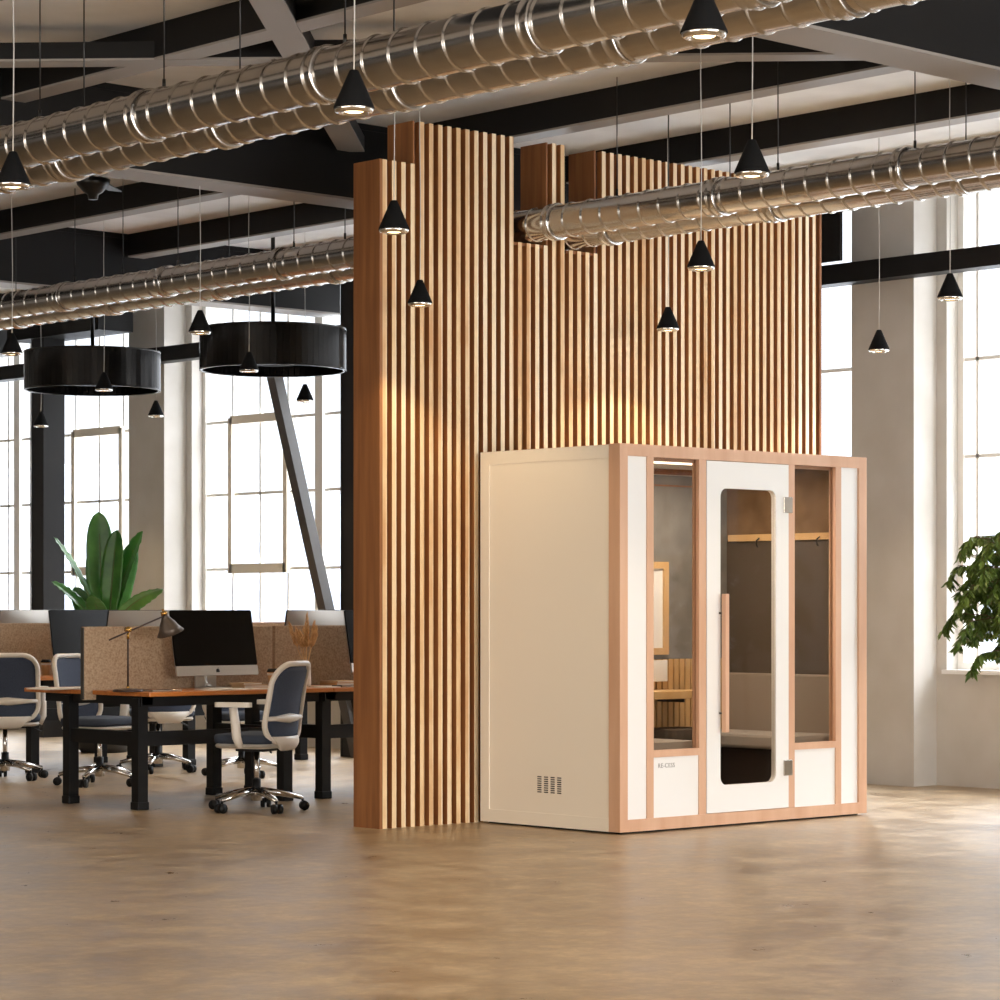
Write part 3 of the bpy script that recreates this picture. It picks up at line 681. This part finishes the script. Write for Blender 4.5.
def book(px, Y, z, lab, w, d, h, m, rz=0.):
    t = thing('notebook', lab, 'notebook', (put(px, Y), Y, z), rz, 'notebooks on the desks')
    MB().box(-w/2, w/2, -d/2, d/2, 0, h*.15).box(-w/2, w/2, -d/2, d/2, h*.85, h).box(-w/2, -w/2+.004, -d/2, d/2, 0, h).build('cover', m, t)
    MB().box(-w/2+.004, w/2-.004, -d/2+.004, d/2-.004, h*.15, h*.85).build('pages', 'paper', t)
book(250, 14.12, ZT, 'thick tan notebook right of the dark computer screen, under another', .2, .14, .022, 'card')
book(246, 14.12, ZT+.022, 'thin tan notebook lying on the thick one right of the computer', .18, .13, .014, 'card', .15)
book(343, 14.2, ZT, 'brown notebook under another one beside the partition edge', .26, .18, .02, 'kraft')
book(341, 14.2, ZT+.02, 'topmost tan notebook beside the partition edge', .24, .17, .012, 'card', .1)
book(346, 13.86, ZT, 'dark slim notebook at the desk edge beside the partition', .16, .1, .012, 'pot_dark')
def cup(px, Y, lab):
    t = thing('coffee_cup', lab, 'cup', (put(px, Y), Y, ZT), 0, 'kraft coffee cups')
    MB().lathe([(0, 0), (.028, 0), (.038, .10), (.0, .10)], 20).build('cup_body', 'kraft', t)
    MB().lathe([(.0365, .078), (.0395, .078), (.0405, .092), (.0375, .092)], 20, cap=False).build('cup_band', 'paper', t)
    MB().lathe([(0, .10), (.041, .10), (.041, .108), (.036, .112), (.034, .122), (0, .122)], 20).build('lid', 'black', t)
cup(273, 14.2, 'kraft coffee cup with black lid left of the turned chair back')
cup(46, 17.95, 'kraft coffee cup with black lid left of the big black screen')
xv = put(306, 14.15); vs = thing('vase', 'pale tapered vase behind the turned chair back', 'vase', (xv, 14.15, ZT))
MB().lathe([(0, 0), (.034, 0), (.036, .02), (.03, .13), (.024, .15), (.021, .15), (.026, .12), (.03, .02), (0, .015)], 24).build('vase_body', 'ceramic', vs)
gr = thing('dried_grass', 'bunch of golden dried pampas grass standing in the pale vase', 'dried grass', (xv, 14.15, ZT+.02))
for k in range(13):
    a = 2*PI*k/13+.4; sp = (.03+.075*random.random()) if k else .01; top = .33+.09*random.random() if k else .475
    if k % 3 == 1: top -= .06
    dx, dy = math.cos(a)*sp, math.sin(a)*sp*.7
    pts = [Vector((dx*.1, dy*.1, 0)), Vector((dx*.25, dy*.25, .14)), Vector((dx*.7, dy*.7, .24)), Vector((dx*1.35, dy*1.35, top))]
    MB().tube(pts, .0018, 5).build('stalk', 'dry_grass', gr)
    pl = MB(); ax = (pts[3]-pts[2]).normalized()
    for j in range(120):
        u = random.random(); b0 = pts[2].lerp(pts[3], u*.92)
        an = random.random()*2*PI; rad = .004+.014*math.sin(PI*min(1, u*.8+.2)); ln = .02+.022*random.random()
        e_ = b0+ax*ln+Vector((math.cos(an)*rad, math.sin(an)*rad, -.003))
        pl.tube([b0, (b0+e_)/2+Vector((math.cos(an)*rad*.3, math.sin(an)*rad*.3, 0)), e_], [.0006, .0018, .0004], 4)
    pl.build('plume', 'dry_grass', gr)

# ------------------------------------------------------------------ plants
def banana(loc):
    t = thing('banana_plant', 'tall leafy green banana plant in front of the window left', 'plant', loc)
    MB().lathe([(0, 0), (.2, 0), (.24, .05), (.27, .5), (.255, .5), (.25, .44), (0, .44)], 28).build('pot', 'pot_dark', t)
    MB().lathe([(0, .455), (.248, .455)], 28, cap=False).build('soil', 'soil', t)
    def leaf(a, base, L, W, lean, droop, twist=0.):
        # spine in the vertical plane of direction a (a is measured in the camera's right/depth frame)
        d = RT*math.cos(a)+FW*math.sin(a)
        sd = Vector((-d.y, d.x, 0)); sd = (sd*math.cos(twist)+UP.cross(sd)*0)
        side0 = RT*math.cos(twist)+FW*math.sin(twist)
        sp = []
        P = Vector(base); ang = lean
        for i in range(15):
            sp.append(P.copy()); P = P+(d*math.sin(ang)+UP*math.cos(ang))*(L/14); ang += droop/14
        def f(u, v):
            i = u*14; i0 = min(int(i), 13); p = sp[i0].lerp(sp[i0+1], i-i0); tg = (sp[i0+1]-sp[i0]).normalized()
            s = (side0-tg*side0.dot(tg)).normalized(); nn = s.cross(tg)
            w = W*min(1, (u/.35))**.6*max(0, 1-max(0, (u-.5)/.5)**3)**.6+.003
            b = (v*2-1); return p+s*(b*w)-nn*(abs(b)*w*.28)*(-1)+nn*.006*math.sin(u*60+b)*abs(b)
        m = MB().grid(f, 28, 8); m.build('leaf', 'leaf', t, .003)
        MB().tube([Vector((base[0]*.2, base[1]*.2, .45)), Vector(base)]+sp[1:13:2], [.02, .016]+[.011-.0015*k for k in range(6)], 7).build('leaf_stem', 'stem', t)
    B = lambda x, y, z: tuple(RT*x+FW*y+UP*z)
    leaf(3.1, B(-.01, 0, 1.2), .92, .118, .05, -.02, .12)
    leaf(.1, B(.06, -.08, 1.14), .82, .10, .06, .05, -.35)
    leaf(.05, B(.08, -.02, 1.15), .84, .095, .2, .25, -.75)
    leaf(3.1, B(-.05, -.05, 1.2), .80, .045, .38, .28, 1.15)
    leaf(3.1, B(-.03, -.1, 1.08), .60, .06, .55, .5, .85)
    leaf(.05, B(.06, -.08, 1.06), .62, .075, .5, .85, .45)
    leaf(2.9, B(-.04, .05, 1.0), .82, .09, .05, .1, .3)
    leaf(.3, B(.05, .08, 1.0), .88, .1, .14, .2, .4)
    leaf(4.5, B(0, .0, .95), .55, .09, .3, .7, 0)
    leaf(3.0, B(-.05, .03, .9), .6, .09, .25, .3, .2)
    return t
pbn = FW*23.6+RT*((104-CX)/F*23.6)
banana((pbn.x, pbn.y, 0))
def ficus(loc):
    t = thing('ficus_tree', 'dense ficus tree with drooping leaves at the right edge', 'plant', loc)
    MB().lathe([(0, 0), (.115, 0), (.125, .02), (.15, .36), (.14, .36), (.135, .31), (0, .31)], 28).build('pot', 'pot_terracotta', t)
    MB().lathe([(0, .325), (.134, .325)], 28, cap=False).build('soil', 'soil', t)
    tr = MB().tube([(0, 0, .3), (.015, .01, .6), (-.01, 0, 1.0), (0, 0, 1.5)], [.022, .019, .016, .008], 8)
    rnd = random.Random(3); tips = []
    for k in range(80):
        a = k*2.4+rnd.random()*.5; z0 = .93+.71*((k+.5)/80); pf_ = math.sin(PI*min(1, max(.0, (z0-.70)/1.12)))**.55
        r = (.13+.33*rnd.random()**.6)*pf_; up = .05+.15*rnd.random()
        e = Vector((math.cos(a)*r, math.sin(a)*r, z0+up)); b0 = Vector((0, 0, z0)); mid = b0.lerp(e, .55)+Vector((0, 0, .05)); e2 = e+Vector((math.cos(a)*.07, math.sin(a)*.07, -.11))
        tr.tube([b0, mid, e, e2], [.005, .0035, .0022, .0012], 5); tips.append((b0, mid, e, e2))
    tr.build('trunk', 'bark', t)
    lf = bmesh.new()
    for b0, mid, e, e2 in tips:
        for j in range(74):
            u = .25+.75*rnd.random()
            p = mid.lerp(e, (u-.25)/.45) if u < .7 else e.lerp(e2, (u-.7)/.3)
            an = rnd.random()*2*PI; dr = Vector((math.cos(an)*.7, math.sin(an)*.7, -.45-.75*rnd.random())).normalized()
            L = .052+.034*rnd.random(); W = L*.2; s = dr.cross(UP).normalized(); nn = s.cross(dr)
            pts = [p, p+dr*L*.35+s*W+nn*.004, p+dr*L*.35-s*W+nn*.004, p+dr*L*.7+s*W*.7, p+dr*L*.7-s*W*.7, p+dr*L, p+dr*L*.35-nn*.004, p+dr*L*.7-nn*.006]
            v = [lf.verts.new(q) for q in pts]
            lf.faces.new((v[0], v[1], v[6])); lf.faces.new((v[0], v[6], v[2])); lf.faces.new((v[1], v[3], v[7], v[6])); lf.faces.new((v[6], v[7], v[4], v[2])); lf.faces.new((v[3], v[5], v[7])); lf.faces.new((v[7], v[5], v[4]))
    m = MB(); m._in(lf); m.build('foliage', 'leaf_dark', t)
    return t
pfc = FW*15.7+RT*((1026-CX)/F*15.7)
ficus((pfc.x, pfc.y, 0))

# ------------------------------------------------------------------ pale city outside
def tower(px, Z, w, d, top_py, lab):
    z1 = CAMZ+(HOR-top_py)*Z/F; c_ = FW*Z+RT*((px-CX)/F*Z)
    t = thing('tower_block', lab, 'building', (c_.x, c_.y, 0), 0, 'pale buildings outside')
    MB().box(-w/2, w/2, -d/2, d/2, -10, z1).build('tower_walls', 'facade', t)
    n = MB()
    k = 0
    while k*3.2-6 < z1-3:
        n.box(-w/2-.05, w/2+.05, -d/2-.05, d/2+.05, k*3.2-6, k*3.2-4.6); k += 1
    n.build('window_bands', 'facade_window', t)
tower(104, 90, 6, 6, 470, 'pale tower far outside behind the banana plant')
tower(242, 120, 10, 8, 575, 'low pale building far outside behind the dark computer screen')
tower(325, 100, 9, 9, 500, 'pale tower far outside behind the slanting strut')
tower(980, 90, 5, 5, 520, 'pale tower far outside above the ficus tree')

# ------------------------------------------------------------------ light
wd = bpy.data.worlds.new('world'); sc.world = wd; wd.use_nodes = True
nt = wd.node_tree; bg = nt.nodes['Background']; bg.inputs['Color'].default_value = (.93, .965, 1.0, 1)     # overcast sky: pale at the horizon, bright overhead
tc = nt.nodes.new('ShaderNodeTexCoord'); sp3 = nt.nodes.new('ShaderNodeSeparateXYZ'); cr = nt.nodes.new('ShaderNodeValToRGB'); ma = nt.nodes.new('ShaderNodeMath'); ma.operation = 'MULTIPLY'; ma.inputs[1].default_value = 14.
mr3 = nt.nodes.new('ShaderNodeMapRange'); mr3.inputs['From Min'].default_value = -1; mr3.inputs['From Max'].default_value = 1
nt.links.new(tc.outputs['Generated'], sp3.inputs[0]); nt.links.new(sp3.outputs['Z'], mr3.inputs['Value']); nt.links.new(mr3.outputs['Result'], cr.inputs['Fac'])
e = cr.color_ramp.elements; e[0].position = .40; e[0].color = (.32, .32, .32, 1); e[1].position = .76; e[1].color = (1, 1, 1, 1)
for p_, v_ in ((.46, .115), (.60, .115)): k_ = e.new(p_); k_.color = (v_, v_, v_, 1)
nt.links.new(cr.outputs['Color'], ma.inputs[0]); nt.links.new(ma.outputs[0], bg.inputs['Strength'])
# an added, unseen area lamp behind the camera (right side) for assumed daylight and an added warm fill lamp, unseen, from the left
lamp('AREA', 'added_front_fill', (5.0, YMIN+.05, 2.3), (PI/2-deg(5), 0, 0), 420, (1, .975, .945), shape='RECTANGLE', size=14, size_y=3.0, spread=deg(72))
lamp('AREA', 'warm_left_fill', (XMIN+.05, 7, 2.3), (PI/2-deg(6), 0, -PI/2), 155, (1, .85, .66), shape='RECTANGLE', size=14, size_y=3.2, spread=deg(95))

cam = bpy.data.cameras.new('camera'); co = bpy.data.objects.new('camera', cam); col.objects.link(co); sc.camera = co
cam.sensor_width = 36; cam.lens = 36*F/1000; cam.shift_y = (HOR-500)/1000; cam.clip_end = 500; cam.clip_start = .1
co.location = (0, 0, CAMZ); co.rotation_euler = (PI/2, 0, -math.atan2(FW.x, FW.y))
vs_ = sc.view_settings; vs_.view_transform = 'Standard'; vs_.look = 'None'; vs_.exposure = .08; vs_.gamma = 1.; vs_.use_curve_mapping = False
sc.cycles.use_denoising = True
sc.cycles.max_bounces = 10; sc.cycles.transparent_max_bounces = 16
sc.cycles.sample_clamp_indirect = 8
